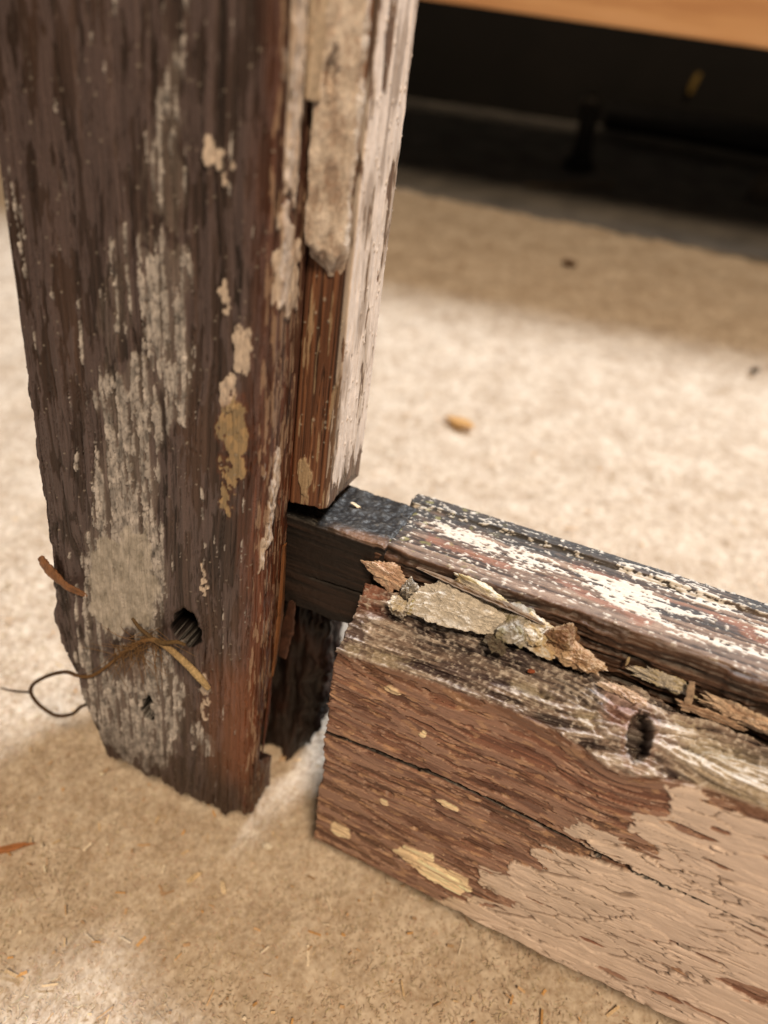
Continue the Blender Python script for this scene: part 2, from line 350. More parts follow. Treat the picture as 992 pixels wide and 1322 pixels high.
def build_stile():
    z = np.concatenate([np.linspace(0, 252, 600), np.linspace(256, 430, 30)]); Z1 = z
    xl = np.interp(z, [0, 10, 26, 45, 52, 57, 66, 80, 95, 430], [-60, -62, -65, -65.5, -69, -71, -72, -71, -70, -70]) + .7 * fbm(z * .15, 0 * z, seed=40) * (z < 150)
    K = [(xl, 2.), (xl + 1.5, 0.), (-2.2, 0.), (0., 2.2), (0., 18.), (0., 41.), (0., 50.5), (-1., 51.5), (xl + 1, 51.5)]
    ns = [8, 300, 16, 66, 60, 20, 4, 14, 30]
    Xc, Yc = section(K, ns, 3); nt, nu = Xc.shape
    Zc = np.repeat(z[:, None], nu, 1)
    zb = np.interp(Xc, [-72, -66, -56, -37, -20, 0], [40, 27, 9, 4.2, .2, 0]) + 2.6 * fbm(Xc * .16, Yc * .16, seed=41) + 1.6 * np.abs(fbm(Xc * .5, Yc * .5, seed=43))
    Zc = np.where(Zc < 45, zb + (Zc / 45) * (45 - zb), Zc)
    P = np.stack([Xc, Yc, Zc], -1); N = normals(P)
    if N[300, 150, 1] > 0: N = -N
    X, Y, Z = Xc, Yc, Zc
    front = ss(.5, .9, -N[..., 1]); side = ss(.5, .9, N[..., 0]) * (X > -10)
    w = np.where(X + Y * 0 < -1.5, X, np.where(Y < 2.2, (Y - 1.2) * 1.5, Y)); w = np.where(front > .5, X, w)
    # bare timber: weathered grain, checks running up the stile
    wx = .9 * fbm(X * .08, Y * .08, Z * .012, seed=1)
    gx, gy = X + 2.2 * wx, Y
    g1 = fbm(gx * .75, gy * .75, Z * .014, 4, 2); g2 = perlin(gx * 2.3, gy * 2.3, Z * .03, 7)
    h = .16 * g1 + .10 * g2
    c = np.zeros(P.shape, np.float32) + lin(64, 50, 44)
    c = mix(c, ss(-.1, .6, g1 + .4 * g2) * .8, lin(92, 74, 66)); c = mix(c, ss(.04, .6, -g1 - .3 * g2) * .75, lin(34, 26, 23))
    gl = np.full(X.shape, .28, np.float32)
    broad = fbm(X * .035, Y * .03, Z * .008, 3, 12)
    c = mix(c, ss(-.1, .6, broad) * .55 * (X < -3), lin(88, 62, 46))
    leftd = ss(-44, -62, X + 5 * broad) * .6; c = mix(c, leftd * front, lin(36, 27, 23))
    # worn mauve-grey film over the left two thirds, broken in lens shaped patches
    fx = fbm(X * .30 + .5 * wx, Y * .3, Z * .05, 4, 20) + .5 * fbm(X * .9, Y * .9, Z * .13, 2, 24)
    film = ss(.02, .10, fx + .16 * ss(-20, -50, X) - .12 * ss(-30, -5, X) + .12 * perlin(X * .05, 0 * X, Z * .012, 26)) * front
    c = mix(c, film * .55, lin(106, 90, 86)); h += .15 * film; gl -= .04 * film
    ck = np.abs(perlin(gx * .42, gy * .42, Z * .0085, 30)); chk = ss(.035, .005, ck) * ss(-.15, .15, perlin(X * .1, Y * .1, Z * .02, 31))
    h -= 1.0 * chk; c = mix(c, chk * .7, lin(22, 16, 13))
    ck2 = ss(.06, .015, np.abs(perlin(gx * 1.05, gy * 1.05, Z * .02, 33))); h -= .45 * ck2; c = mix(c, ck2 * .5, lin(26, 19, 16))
    # red-brown zone at the right edge and side
    red = np.clip(ss(-9, -1, X + 2.5 * fbm(X * .2, Y * .2, Z * .03, 3, 36)) * front + (side > .3) + ss(-3, -1, X) * (Y < 15), 0, 1)
    redc = lin(112, 62, 38) * (1 + .35 * g1)[..., None]
    c = mix(c, red * (.35 + .45 * ss(-.2, .4, broad + .3 * g1)), redc); c = mix(c, red * ss(.1, .6, -fbm(X * .2, Y * .4, Z * .03, 3, 38)) * .7, lin(46, 30, 23))
    gl -= .10 * red
    # wet dark lower side
    lowred = ss(-22, -6, X + 3 * g1) * ss(78, 60, Z) * ss(8, 25, Z) * front; c = mix(c, lowred * .6, lin(132, 78, 46))
    # grey paint, cream and ochre spots: coverage + ragged edge noise
    ww = w + 2.6 * fbm(X * .25, Y * .25, Z * .09, 3, 50); zz = Z + 6.5 * fbm(X * .2, Y * .2, Z * .12, 3, 52)
    rag = .36 * fbm(X * .55, Y * .55, Z * .09, 4, 54) + .46 * perlin(X * .8, Y * .8, Z * .016, 58) + .10 * fbm(X * 2, Y * 2, Z * 1.2, 2, 59)
    f1, f2, cid = voro(X * .8 + .5 * g1 + .4 * rag, Z * .42 + .3 * rag, 3); crk = ss(.10, .03, f2 - f1)
    cov = np.full(X.shape, -.2, np.float32)
    for poly, d in GREY: cov = np.maximum(cov, d * ss(-1.5 if d < .9 else -4.5, 3.0 if d < .9 else 5.5, sdf(ww, zz, poly)) - .12)
    pm = ss(.44, .50, cov + .22 * (cid - .5) + rag * (1.3 - .6 * ss(.75, .9, cov))) * front
    gcol = lin(184, 174, 163)[None, None] * (.62 + .4 * cid + .6 * fbm(X * .6, Y, Z * .25, 4, 61))[..., None]
    plate = ss(.7, .85, cov); gcol = mix(gcol, plate * .45, lin(188, 176, 154) )
    c = mix(c, ss(.05, .5, cov + .5 * rag) * front * .38, lin(140, 127, 114))
    c = mix(c, pm * .95, gcol); c = mix(c, pm * crk * (.5 - .35 * plate), lin(70, 58, 50)); h += pm * (.5 - .34 * crk * (1 - .7 * plate) + .30 * (cid - .5) * (1 - .7 * plate)) ; gl += .02 * pm
    sc = np.full(X.shape, -.2, np.float32)
    for poly, d in SIDE_CREAM: sc = np.maximum(sc, d * ss(-1., 1.5, sdf(w + .8 * fbm(X, Y * .4, Z * .1, 2, 62), zz, poly)))
    for e in CREAM_E: sc = np.maximum(sc, .5 + .6 * ell(w + 2.4 * fbm(X * .35, Y, Z * .2, 3, 63), Z + 3.5 * fbm(X * .35, Y, Z * .3, 3, 64), e))
    cm = ss(.46, .53, sc + .26 * rag) * np.clip(front + side + (X > -3), 0, 1) * (X > -19) * (Y < 17.5)
    ccol = lin(206, 186, 164) * (1 + .22 * fbm(X * .8, Y * .8, Z * .4, 3, 66))[..., None]
    c = mix(c, cm * .95, ccol); h += .55 * cm + .5 * cm * fbm(X * .5, Y * .5, Z * .25, 3, 67)
    oc = np.full(X.shape, -1., np.float32)
    for e in OCHRE_E: oc = np.maximum(oc, ell(w + 2.4 * fbm(X * .3, Y, Z * .2, 3, 69), Z + 4 * fbm(X * .35, Y, Z * .3, 3, 68), e))
    om = ss(.0, .1, oc + .5 * rag) * front
    ocol = mix(np.zeros(P.shape, np.float32) + lin(176, 146, 104), ss(.2, .6, cid), lin(150, 128, 94)); c = mix(c, om * .95, ocol); h += om * (.35 - .15 * crk)
    c = mix(c, ss(-.5, .15, oc) * (1 - om) * .4 * front, lin(120, 66, 36))
    # cream drips and spatter on the side
    sp = ss(.26, .36, fbm(X * .9, Y * .9, Z * .1, 3, 70) + .1) * (side + (X > -2.5)) * (Y < 17) ; sp = np.clip(sp, 0, 1)
    c = mix(c, sp * .6, lin(170, 140, 112)); h += .2 * sp
    dots = specks(X, Z, (front > .8) & (Z < 245) , 420, 3, .15, .42); c = mix(c, dots * .8, lin(150, 138, 122)); h += .2 * dots
    # holes, the shade inside them painted near-black
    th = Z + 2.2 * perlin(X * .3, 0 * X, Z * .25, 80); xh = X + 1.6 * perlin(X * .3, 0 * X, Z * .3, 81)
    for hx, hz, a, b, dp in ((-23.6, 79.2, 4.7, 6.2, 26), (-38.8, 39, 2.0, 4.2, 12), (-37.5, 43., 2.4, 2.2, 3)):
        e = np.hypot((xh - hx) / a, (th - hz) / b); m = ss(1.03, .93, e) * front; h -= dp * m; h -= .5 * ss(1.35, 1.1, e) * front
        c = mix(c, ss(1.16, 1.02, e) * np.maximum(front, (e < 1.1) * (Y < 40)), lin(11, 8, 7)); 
    rot = ss(1.0, .2, np.hypot((X + 43) / 8, (Z - 58) / 10) + .4 * g1) * front; c = mix(c, rot * .55, lin(86, 54, 30)); h -= .8 * rot * ss(-.2, .4, g1)
    # rotten, fibrous foot and left edge
    foot = ss(34, 4, Z) ; h += foot * .9 * fbm(X * .3, Y * .3, Z * .06, 3, 84); c = mix(c, foot * .55, lin(58, 41, 31))
    h += ss(-62, -70, X) * ss(105, 70, Z) * 1.1 * fbm(X * .2, Y * .15, Z * .07, 3, 86)
    h -= 2.2 * ss(1.2, .1, np.abs(X + 61 - .1 * (Z - 80)) / 3) * ss(70, 82, Z) * ss(104, 92, Z) * front
    # mortise in the side, its front cheek broken away towards the foot
    y0 = np.interp(Z, [0, 14, 25, 45, 58, 70, 90, 121], [19, 17, 5.5, 8, 11.5, 15.5, 17.2, 17.6]) + 1.3 * fbm(Z * .12, Y * .02, seed=90)
    y1 = 40 + .6 * perlin(Z * .1, 0 * Z, seed=92)
    rec = ss(0, .5, Y - y0) * ss(0, .6, y1 - Y) * ss(-3, -1, Z) * ss(121.5, 120.5, Z) * (X > -12)
    dep = np.interp(Y, [0, 12, 18, 20, 60], [7, 16, 30, 38, 38]) * rec
    gr = ss(.06, .01, np.abs(Y - (8.8 + .5 * perlin(Z * .07, 0 * Z, seed=95)))) * 0
    fiss = ss(.9, .15, np.abs(Y - 9.2 - 1.1 * perlin(Z * .05, 0 * Z, seed=96))) * ss(122, 132, Z) * ss(152, 142, Z) * side
    h -= 3.5 * fiss; c = mix(c, fiss * .8, lin(20, 14, 11))
    rc = ss(-.8, .2, Y - y0) * ss(-.8, .4, y1 - Y) * ss(122, 121, Z) * (X > -12)  # mask for the mortise's shade, put into the colour
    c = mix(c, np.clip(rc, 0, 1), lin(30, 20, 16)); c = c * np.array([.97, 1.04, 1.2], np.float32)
    P = P + N * h[..., None]; P[..., 0] -= dep
    if True:
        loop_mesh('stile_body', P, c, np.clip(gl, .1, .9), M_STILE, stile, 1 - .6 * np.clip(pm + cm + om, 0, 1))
build_stile()

def build_tongue():
    z = np.concatenate([np.linspace(121.5, 252, 360), np.linspace(256, 430, 24)])
    K = [(.02, 17.7), (10.2, 17.7), (11.4, 18.9), (11.4, 50.2), (10.4, 51.3), (.02, 51.3)]
    A, B = section(K, [46, 12, 110, 8, 10, 20], 2, len(z)); nt, nu = A.shape; Z = np.repeat(z[:, None], nu, 1)
    ze = .9 * fbm(A * .25, B * .2, seed=100) + ss(40, 51, B) * 3.5 * ss(4, 11, A) * -1; Z = np.where(Z < 150, 150 + (Z - 150) * (150 - 121.5 - ze) / 28.5, Z)
    P = np.stack([A, B, Z], -1); N = normals(P)
    if N[200, 20, 1] > 0: N = -N
    X, Y = A, B
    fr = ss(.5, .9, -N[..., 1]); sd = ss(.5, .9, N[..., 0])
    g = fbm(X * .8, Y * .8, Z * .012, 4, 101); g2 = perlin(X * 2.4, Y * 2.4, Z * .03, 104)
    h = .16 * g + .08 * g2; c = np.zeros(P.shape, np.float32) + lin(104, 64, 44)
    c = mix(c, ss(0, .6, g + .5 * g2), lin(136, 88, 60)); c = mix(c, ss(.05, .5, -g - .5 * g2) * .9, lin(48, 29, 21)); gl = np.full(X.shape, .36, np.float32)
    dk = ss(.03, .004, np.abs(perlin(X * .5, Y * .5, Z * .01, 107))) * fr; h -= .7 * dk; c = mix(c, dk * .7, lin(30, 17, 13))
    # thin worn white on the right hand face
    n = fbm(X, Y * .14, Z * .035, 4, 110); worn = n + .5 * fbm(X, Y * .5, Z * .12, 3, 112) + .22 * perlin(X, Y * .9, Z * .03, 113)
    pm = ss(-.42, -.28, worn + .12 - .35 * ss(214, 240, Z) * ss(42, 22, Y) - .3 * ss(20.5, 18.5, Y) - .9 * ss(130, 122, Z + 6 * perlin(Y * .2, 0 * Y, seed=116))) * sd
    pc = lin(226, 210, 198) * (1 + .2 * fbm(X, Y * .3, Z * .08, 3, 118))[..., None]; pc = mix(pc, ss(.1, .5, -n) * .5, lin(170, 150, 128))
    c = mix(c, pm, pc); h += pm * (.22 + .12 * fbm(X, Y * .6, Z * .25, 3, 119)); gl += .02 * pm
    c = mix(c, sd * (1 - pm) * .6, lin(120, 94, 76))
    dirt = ss(.08, .4, fbm(X, Y * .12, Z * .03, 4, 120)) * sd * .55; c = mix(c, dirt, lin(122, 98, 78))
    # flake at the bottom of the front face, stray cream marks
    fl = ss(0, .12, ell(X + .9 * fbm(X * .5, Y, Z * .3, 3, 122) + .10 * (Z - 130), Z, (4.2, 130.5, 1.9, 6.5)) + .1 * g) * fr
    st = ss(.42, .55, fbm(X * .7, Y, Z * .06, 3, 124)) * fr * .7
    c = mix(c, np.clip(fl + st, 0, 1), lin(172, 142, 112)); h += .5 * fl + .15 * st
    dots = specks(Y + X, Z, (sd > .5) | (fr > .5), 260, 9, .15, .5); h += .3 * dots; c = mix(c, dots * .5, lin(190, 175, 158))
    c = mix(c * np.array([.92, 1.04, 1.12], np.float32), pm, c); loop_mesh('tongue', P + N * h[..., None], c, np.clip(gl, .1, .9), M_STILE, stile, 1 - .6 * pm)
build_tongue()

def build_stile_putty():
    # main wedge of old putty left in the rebate
    z = np.linspace(188.5, 300, 260)
    e = ss(188.5, 193.5, z)
    K = [(1.6, 17.9), (1.4 - .0 * z, 17 - 5.5 * e), (9.6, 17.4 - 1.2 * e), (10.4, 17.95)]
    A, B = section(K, [12, 60, 8, 14], 2, len(z)); Z = np.repeat(z[:, None], A.shape[1], 1)
    Z = Z + (3.2 * np.interp(A, [1, 6, 8, 11], [.6, -.7, -.9, .4]) + 1.2 * fbm(A * .4, B * .4, seed=130)) * ss(205, 190, Z)
    P = np.stack([A, B, Z], -1); N = normals(P)
    if N[200, 40, 1] > 0: N = -N
    n = fbm(A * .25, B * .25, Z * .12, 4, 131); f = fbm(A * .9, B * .9, Z * .7, 3, 134)
    h = .7 * n + .18 * f; h -= 2.6 * ss(1., .3, np.hypot((A - 4.6) / 1.5, (Z - 227) / 6) + .3 * f)
    h += .9 * ss(1, .2, np.hypot((A - 8) / 3, (Z - 192) / 4))
    c = np.zeros(P.shape, np.float32) + lin(192, 180, 170); c = mix(c, ss(.0, .4, n), lin(212, 202, 194)); c = mix(c, ss(.1, .45, -n - .3 * f) * .6, lin(134, 112, 98)); c = mix(c, ss(.2, .5, f) * .3, lin(150, 108, 84))
    loop_mesh('putty', P + N * h[..., None], c, np.full(A.shape, .6), M_PUTTY, stile)
    # a second strip with a square broken end
    z = np.linspace(221.5, 300, 150)
    K = [(.2, 16.5), (.2, 9.2), (1.6, 8.8), (3.4, 14.2), (2.6, 16.5)]
    A, B = section(K, [10, 8, 24, 10, 8], 1, len(z)); Z = np.repeat(z[:, None], A.shape[1], 1) + .5 * fbm(A * .6, B * .5, seed=140) * (z < 225)[:, None]
    P = np.stack([A, B, Z], -1); N = normals(P)
    if N[100, 20, 1] > 0: N = -N
    n = fbm(A * .3, B * .3, Z * .08, 4, 141); h = .35 * n
    c = np.zeros(P.shape, np.float32) + lin(196, 180, 162); c = mix(c, ss(.05, .4, -n) * .7, lin(140, 104, 82))
    loop_mesh('putty', P + N * h[..., None], c, np.full(A.shape, .55), M_PUTTY, stile)
build_stile_putty()

def splinter(name, path, rad, flatn, col, mat, parent, seed=0, nseg=10, flat_=.72):
    """torn sliver of wood: flattened tapering sweep with fibres"""
    v, q, m = tube(path, rad, nseg, res=10); V = v.reshape(m, nseg, 3); cen = V.mean(1, keepdims=True)
    d = V - cen; f = np.asarray(flatn, float); f /= np.linalg.norm(f); d -= flat_ * (d @ f)[..., None] * f
    rr = np.random.RandomState(seed + 50); ridge = rr.uniform(.55, 1.35, nseg)[None] * (1 + .05 * rr.normal(size=(m, 1))) * (1 + .06 * rr.normal(size=(m, nseg)))
    n = fbm(V[..., 0] * .5, V[..., 1] * .5, V[..., 2] * .5, 3, seed) + .35 * (ridge - .95)
    d *= ridge[..., None]; V = cen + d
    c = np.zeros(V.shape, np.float32) + np.asarray(col); c = c * (1 + .6 * n)[..., None]
    cc = [list(range(nseg))[::-1], [(m - 1) * nseg + k for k in range(nseg)]]
    return link(name, mesh_np(name, V.reshape(-1, 3), q, c.reshape(-1, 3), .45, cc, smooth=False), mat, parent)
s_ = splinter('splinter', [(-72.6, -.2, 90.), (-69, -1.2, 87), (-64, -1.0, 82.8), (-60, -.2, 81), (-57, .4, 79.6)], [2.2, 3.0, 2.2, 1.8, .6], (0, 1, .2), lin(142, 100, 68), M_STILE, stile, 3, 9)
s_['label'] = 'bright orange splinter'
splinter('splinter', [(1.0, 18.5, 61), (1.6, 20.5, 72), (2.6, 20, 84)], [1.3, 2.0, 1.0], (.3, 1, 0), lin(70, 44, 33), M_STILE, stile, 5)
splinter('splinter', [(.4, 12.5, 58), (.9, 14.2, 80), (.6, 14.8, 108)], [.9, 2.2, 1.2], (1, 0, 0), lin(120, 78, 46), M_STILE, stile, 6)
splinter('splinter', [(.2, 7.5, 26), (.5, 9.5, 44), (.2, 11, 58)], [.5, 1.5, .8], (1, 0, 0), lin(96, 54, 36), M_STILE, stile, 7)
def build_cheek():
    z = np.linspace(-2, 84, 130); K = [(-30, 33.), (9.5, 34.5), (11.5, 37), (11.5, 50), (10, 51.2), (-30, 51.2)]
    A, B = section(K, [44, 4, 16, 4, 10, 10], 1, len(z)); Z = np.repeat(z[:, None], A.shape[1], 1)
    Z = np.where(Z < 20, Z + ss(24, -2, Z) * (7 * fbm(A * .25, B * .2, seed=150) + 1.1 * np.maximum(A, 0)), Z); P = np.stack([A, B, Z], -1); N = normals(P)
    if N[60, 10, 1] > 0: N = -N
    n = fbm(A * .3, B * .3, Z * .05, 4, 152); P[..., 0] += (3.2 * perlin(Z * .07, 0 * Z, seed=155) + 1.5 * perlin(Z * .25, 0 * Z, seed=156)) * (A > 4)
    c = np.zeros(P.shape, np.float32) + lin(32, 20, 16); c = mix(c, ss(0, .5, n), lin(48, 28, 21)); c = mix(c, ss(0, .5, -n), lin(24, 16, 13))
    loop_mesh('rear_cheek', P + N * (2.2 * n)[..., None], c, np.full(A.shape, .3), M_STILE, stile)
build_cheek()

# ================================================================== bottom rail
rail = empty('bottom_rail', F_RAIL, 'rotten bottom window rail with pulled-out tenon, flaking cream paint on red-brown front', 'rail')
R_CREAM = [(35.1, -4.4), (39.7, 1.9), (49.6, 8.0), (61.8, 13.1), (69.1, 15.3), (68.4, 20.8), (61.7, 18.4), (57.3, 19.4), (55.4, 25.9), (58.9, 27.0), (63.7, 29.8), (64.4, 36.4), (70.5, 37.5), (71.0, 40.2), (67.7, 42.5), (66.8, 46.2), (73.4, 49.1), (75.9, 51.9), (81.9, 53.1), (90.7, 54.0), (88.9, 55.8), (79.3, 57.1), (73.8, 58.6), (74.7, 65.8), (80.2, 64.7), (88.7, 65.3), (88.2, 62.7), (95.0, 62.9), (89.0, 68.1), (87.6, 72.8), (94.5, 81.3), (91.0, 86.9), (98.0, 91.3), (101.5, 87.6), (114.1, 88.8), (131.2, 90.4), (330, 92), (330, -8), (119.4, -8), (80.9, -8), (55.3, -8)]
R_OCHRE = [(27.3, 14.9), (31.3, 21.0), (40.3, 23.4), (41.0, 19.2), (51.3, 19.7), (56.0, 15.2), (51.7, 10.5), (42.7, 8.9), (37.0, 10.9)]
R_BLOB = [(8.5, 12.3, 3.8, 3.2), (40.8, 47.2, 3.9, 1.2), (18.3, 81.6, 2.7, 1.4), (22.0, 35.8, 1.6, 1.2), (29.1, 70.5, 1.1, 1.4)]
R_HOLES = [(100.3, 75.9, 7, 1.1), (106.3, 80.0, 3, .9), (91.1, 18.1, 5, .7), (100.8, 8.7, 5, 1.2), (115.5, 10.6, 7, 1.0), (125.7, 11.6, 7, 1.3), (117.0, 33.9, 8, .8), (132.3, 28.8, 9, 3.5), (124.1, 51.6, 6, .7), (109.3, 69.1, 4, .7), (75.0, 24.2, 5, .8), (65.3, 3.4, 3, .6), (93, 62.5, 7, 1.0), (120, 78, 5, .6)]
R_WHITE = [([(10.3, 39.7), (15.1, 42.0), (24.2, 40.7), (30.4, 39.7), (33.8, 36.0), (30.6, 32.3), (24.2, 34.4), (18.0, 33.7), (13.3, 35.2)], .62),
 ([(27.2, 38.0), (41.8, 42.0), (53.0, 38.4), (59.4, 33.6), (68.1, 32.9), (68.8, 27.3), (62.0, 31.0), (53.8, 34.3), (46.3, 32.5), (39.2, 29.1), (34.1, 35.1)], .62),
 ([(54.4, 39.4), (64.8, 41.7), (73.6, 41.7), (84.4, 37.3), (95.5, 38.5), (91.5, 36.0), (82.6, 34.1), (77.7, 31.0), (84.9, 27.2), (92.6, 29.2), (91.7, 25.1), (83.2, 23.2), (79.1, 26.1), (68.8, 27.3), (60.7, 32.3)], .8),
 ([(81.0, 27.3), (93.6, 29.1), (106.2, 29.6), (140, 28.1), (140, 25.4), (106.1, 26.6), (94.6, 25.1), (89.9, 23.2), (83.2, 23.2)], .72),
 ([(63.9, 49.0), (72.9, 49.4), (88.1, 50.3), (100.6, 45.7), (94.5, 39.8), (82.1, 42.1), (66.9, 43.0)], .55),
 ([(102.5, 41.8), (106.8, 41.8), (136, 41.7), (135, 36.4), (106.5, 36.1), (103.3, 36.6)], .85)]
R_RED = [[(11.1, 33.4), (22.9, 32.0), (37.2, 31.4), (37.4, 28.0), (22.3, 27.1), (12.6, 28.9)], [(53.9, 42.3), (66.9, 43.0), (65.2, 38.8), (55.2, 38.9)], [(78.0, 40.2), (88.5, 38.0), (106.3, 32.4), (130, 32), (130, 35), (106.7, 39.9), (94.5, 39.8)], [(44, 32), (60, 31), (78, 26), (76, 22), (60, 27)]]
YST = ([0, 19, 30, 38, 50, 58, 77, 89, 105, 330], [17.4, 17.4, 17.2, 17.2, 17.8, 18.2, 17.4, 17.0, 16.6, 16.6])
EDGE = ([-1, 20, 38, 50, 63, 73.6, 81.6, 88, 100, 112, 330], [86, 88.5, 89.5, 90.5, 89.5, 87.5, 86.5, 88.5, 90.5, 91, 91])

def build_rail():
    s = np.concatenate([np.linspace(0, 152, 420), np.linspace(154, 330, 40)])
    zf = np.interp(s, *EDGE); yst = np.interp(s, *YST) + 1.3 * fbm(s * .07, 0 * s, o=4, seed=160)
    bul = -2.6 * np.exp(-((s - 80) / 11) ** 2)
    dg = np.interp(s, [0, 50, 62, 70, 330], [0, 0, -2.5, -4.5, -5.5])
    mid = 1.2 * fbm(s * .06, 0 * s, seed=163)
    K = [(1.2, 0.), (0., 2.), (0 + .3 * bul, zf - 5), (.9 + bul, zf), (4.2 + .7 * bul, zf + 4.4 - .1 * bul), (10., 97.6 + mid), (yst - 1.8, 101.6 + .6 * dg + mid * .5), (yst - .6, 100. + dg * .7),
         (yst + .3, 96.2 + dg), (yst + 1.2, 96.6 + dg), (yst + .6, 110.6), (yst + 2.4, 114.0), (45.5, 114.5), (46.6, 116.0), (52., 115.8), (53., 112.5), (53., 0.)]
    ns = [6, 340, 22, 28, 34, 34, 10, 14, 6, 60, 12, 118, 8, 24, 12, 24, 20]
    Y, Zz = section(K, ns, 3); nt, nu = Y.shape; S = np.repeat(s[:, None], nu, 1)
    cum = np.cumsum([0] + ns); U = np.arange(nu)
    def zone(a, b): return ((U >= cum[a]) & (U < cum[b]))[None] & np.ones((nt, 1), bool)
    front = zone(1, 3); slab = zone(3, 7); groove = zone(7, 9); wall = zone(9, 11); top = zone(11, 12); lip = zone(12, 15)
    def soft(m):                                    # feather a zone over a few columns
        m = m.astype(np.float32)
        for _ in range(6): m = (np.roll(m, 1, 1) + 2 * m + np.roll(m, -1, 1)) / 4
        return m
    fr, sl, gv, wl, tp, lp = map(soft, (front, slab, groove, wall, top, lip))
    P = np.stack([S, Y, Zz], -1); N = normals(P)
    if N[200, 150, 1] > 0: N = -N
    X, Z = S, Zz
    kn = np.exp(-((X - 82) / 15) ** 2)                                      # grain sweeps round the knot
    zg = Z + 7 * kn * ss(60, 92, Z) * fr + 2.5 * np.sin(X * .03) * fr; yg = Y + 4 * kn * sl * np.sign(Y - 6)
    warp = 1.2 * fbm(X * .03, Y * .15, Z * .06, 2, 170)
    # ---- front face
    g1 = fbm(X * .016, yg * .8, (zg + warp) * .75, 4, 171); g2 = perlin(X * .035, yg * 2.3, (zg + warp) * 2.3, 175)
    h = .24 * g1 + .14 * g2; gl = np.full(X.shape, .3, np.float32)
    c = np.zeros(P.shape, np.float32) + lin(118, 76, 54)
    c = mix(c, ss(0, .6, g1 + .4 * g2), lin(138, 92, 66)); c = mix(c, ss(.05, .6, -g1 - .4 * g2) * .9, lin(74, 44, 30))
    br = fbm(X * .02, Y * .05, Z * .05, 3, 178); c = mix(c, ss(0, .6, br) * .4, lin(124, 68, 44)); c = mix(c, ss(0, .6, -br) * .35, lin(104, 80, 58))
    fx = fbm(X * .055, Y * .3, (zg + warp) * .26, 4, 180) + .35 * fbm(X * .2, Y, Z * .8, 2, 184)
    film = ss(.0, .05, fx + .05); rim = ss(.0, .03, fx + .05) * ss(.14, .05, fx + .05)
    c = mix(c, film * fr * .7, lin(146, 108, 88)); c = mix(c, rim * fr * .45, lin(184, 144, 116)); h += .38 * film * fr; gl -= .05 * film
    fx2 = fbm(X * .045, Y * .3, (zg + warp) * .34, 3, 186); sl2 = ss(.22, .28, fx2) * fr; c = mix(c, sl2 * .6, lin(92, 54, 40)); h -= .25 * sl2
    fine = ss(.04, .008, np.abs(perlin(X * .012, Y * .5, (zg + warp) * .62, 188))); fine = fine * (1 - .6 * film); h -= .5 * fine * fr; c = mix(c, fine * fr * .5, lin(50, 30, 22))
    # long shake running the length of the face
    zc = np.interp(X, [-2, 40, 73, 95, 127, 330], [54.4, 56.6, 55.1, 54.2, 53.8, 52]) + .35 * perlin(X * .12, 0 * X, seed=190) + .15 * perlin(X * .6, 0 * X, seed=191)
    wd = np.interp(X, [0, 30, 70, 100, 125], [.6, .5, .6, .3, .1]); dd = np.abs(Z - zc); sh = ss(wd * 1.25, wd * .5, dd) * fr * (X < 126)
    sh2 = ss(3.0, .3, zc - Z) * (Z < zc) * ss(55, 70, X) * ss(100, 88, X) * fr; h -= .9 * sh2; c = mix(c, sh2 * .35, lin(70, 46, 32))
    ev = ss(1.8, 0, np.where(Z < zc, zc - Z, 99)) * fr; h -= .3 * ev
    # small pits
    for a, b, r_ in ((22.5, 40, .9), (27.5, 86, .7), (14, 70, .4), (33, 30, .5)):
        e = np.hypot((X - a) / (2.2 * r_), (Z - b) / r_); h -= 1.4 * ss(1.1, .6, e) * fr
    # cream paint: flaking sheet with ragged islands along its edge
    xx = X + 2.0 * fbm(X * .12, Y, Z * .2, 3, 200); zz = Z + .9 * fbm(X * .12, Y, Z * .5, 3, 203)
    d = sdf(xx, zz, R_CREAM); rag = fbm(X * .10, Y, Z * .55, 4, 206) + .5 * perlin(X * .03, Y, Z * 1.2, 209)
    rg2 = fbm(X * .10, Y, Z * .3, 3, 207)
    f1, f2, cid = voro(X * .05 + .35 * rg2, Z * .17 - .004 * X + .45 * rg2, 5); crk = ss(.075, .02, f2 - f1) * ss(-.12, .06, perlin(X * .06, Y, Z * .12, 205) + .25 * ss(115, 70, X)); tdy = voro.dy
    _, _, ce = voro(X * .10 + .4 * rg2, Z * .30 + .5 * rg2, 33)
    pm = ss(-.10, .10, d + 3.6 * (ce - .42) * ss(-3.5, -.5, d) * ss(6, 2, d) + .8 * rg2 - 3.4 * ss(.76, .82, ce) * ss(15, 3, d))
    for e in R_HOLES: pm = np.minimum(pm, ss(-.12, .05, -(ell(X, Z - .02 * (X - e[0]) + .7 * fbm(X * .15, Y, Z * .4, 2, 211), (e[0], e[1] + .0, e[2], e[3])) + .35 * rag - .1)))
    slit = ss(.032, .0, np.abs(perlin(X * .016, Y, (Z + warp * .6) * .33, 214)) + .05 * rag) * ss(70, 110, X + .5 * (90 - Z) * 0); slit *= ss(-.1, .25, perlin(X * .05, Y, Z * .1, 216)); pm = np.minimum(pm, 1 - slit * ss(.3, .6, slit))
    ob = sdf(X + 1.2 * fbm(X * .2, Y, Z * .3, 3, 220), Z + .8 * fbm(X * .2, Y, Z * .4, 3, 222), R_OCHRE); om = ss(-.1, .15, ob + .35 * rag)
    for e in R_BLOB: om = np.maximum(om, ss(-.05, .1, ell(X + .8 * fbm(X * .3, Y, Z * .4, 3, 224), Z + .4 * fbm(X * .3, Y, Z * .4, 3, 226), e)))
    mot = ss(.36, .44, fbm(X * .16, Y, Z * .5, 3, 228) + .08 * ss(60, 20, X)) * .8                              # stray grey-cream scabs
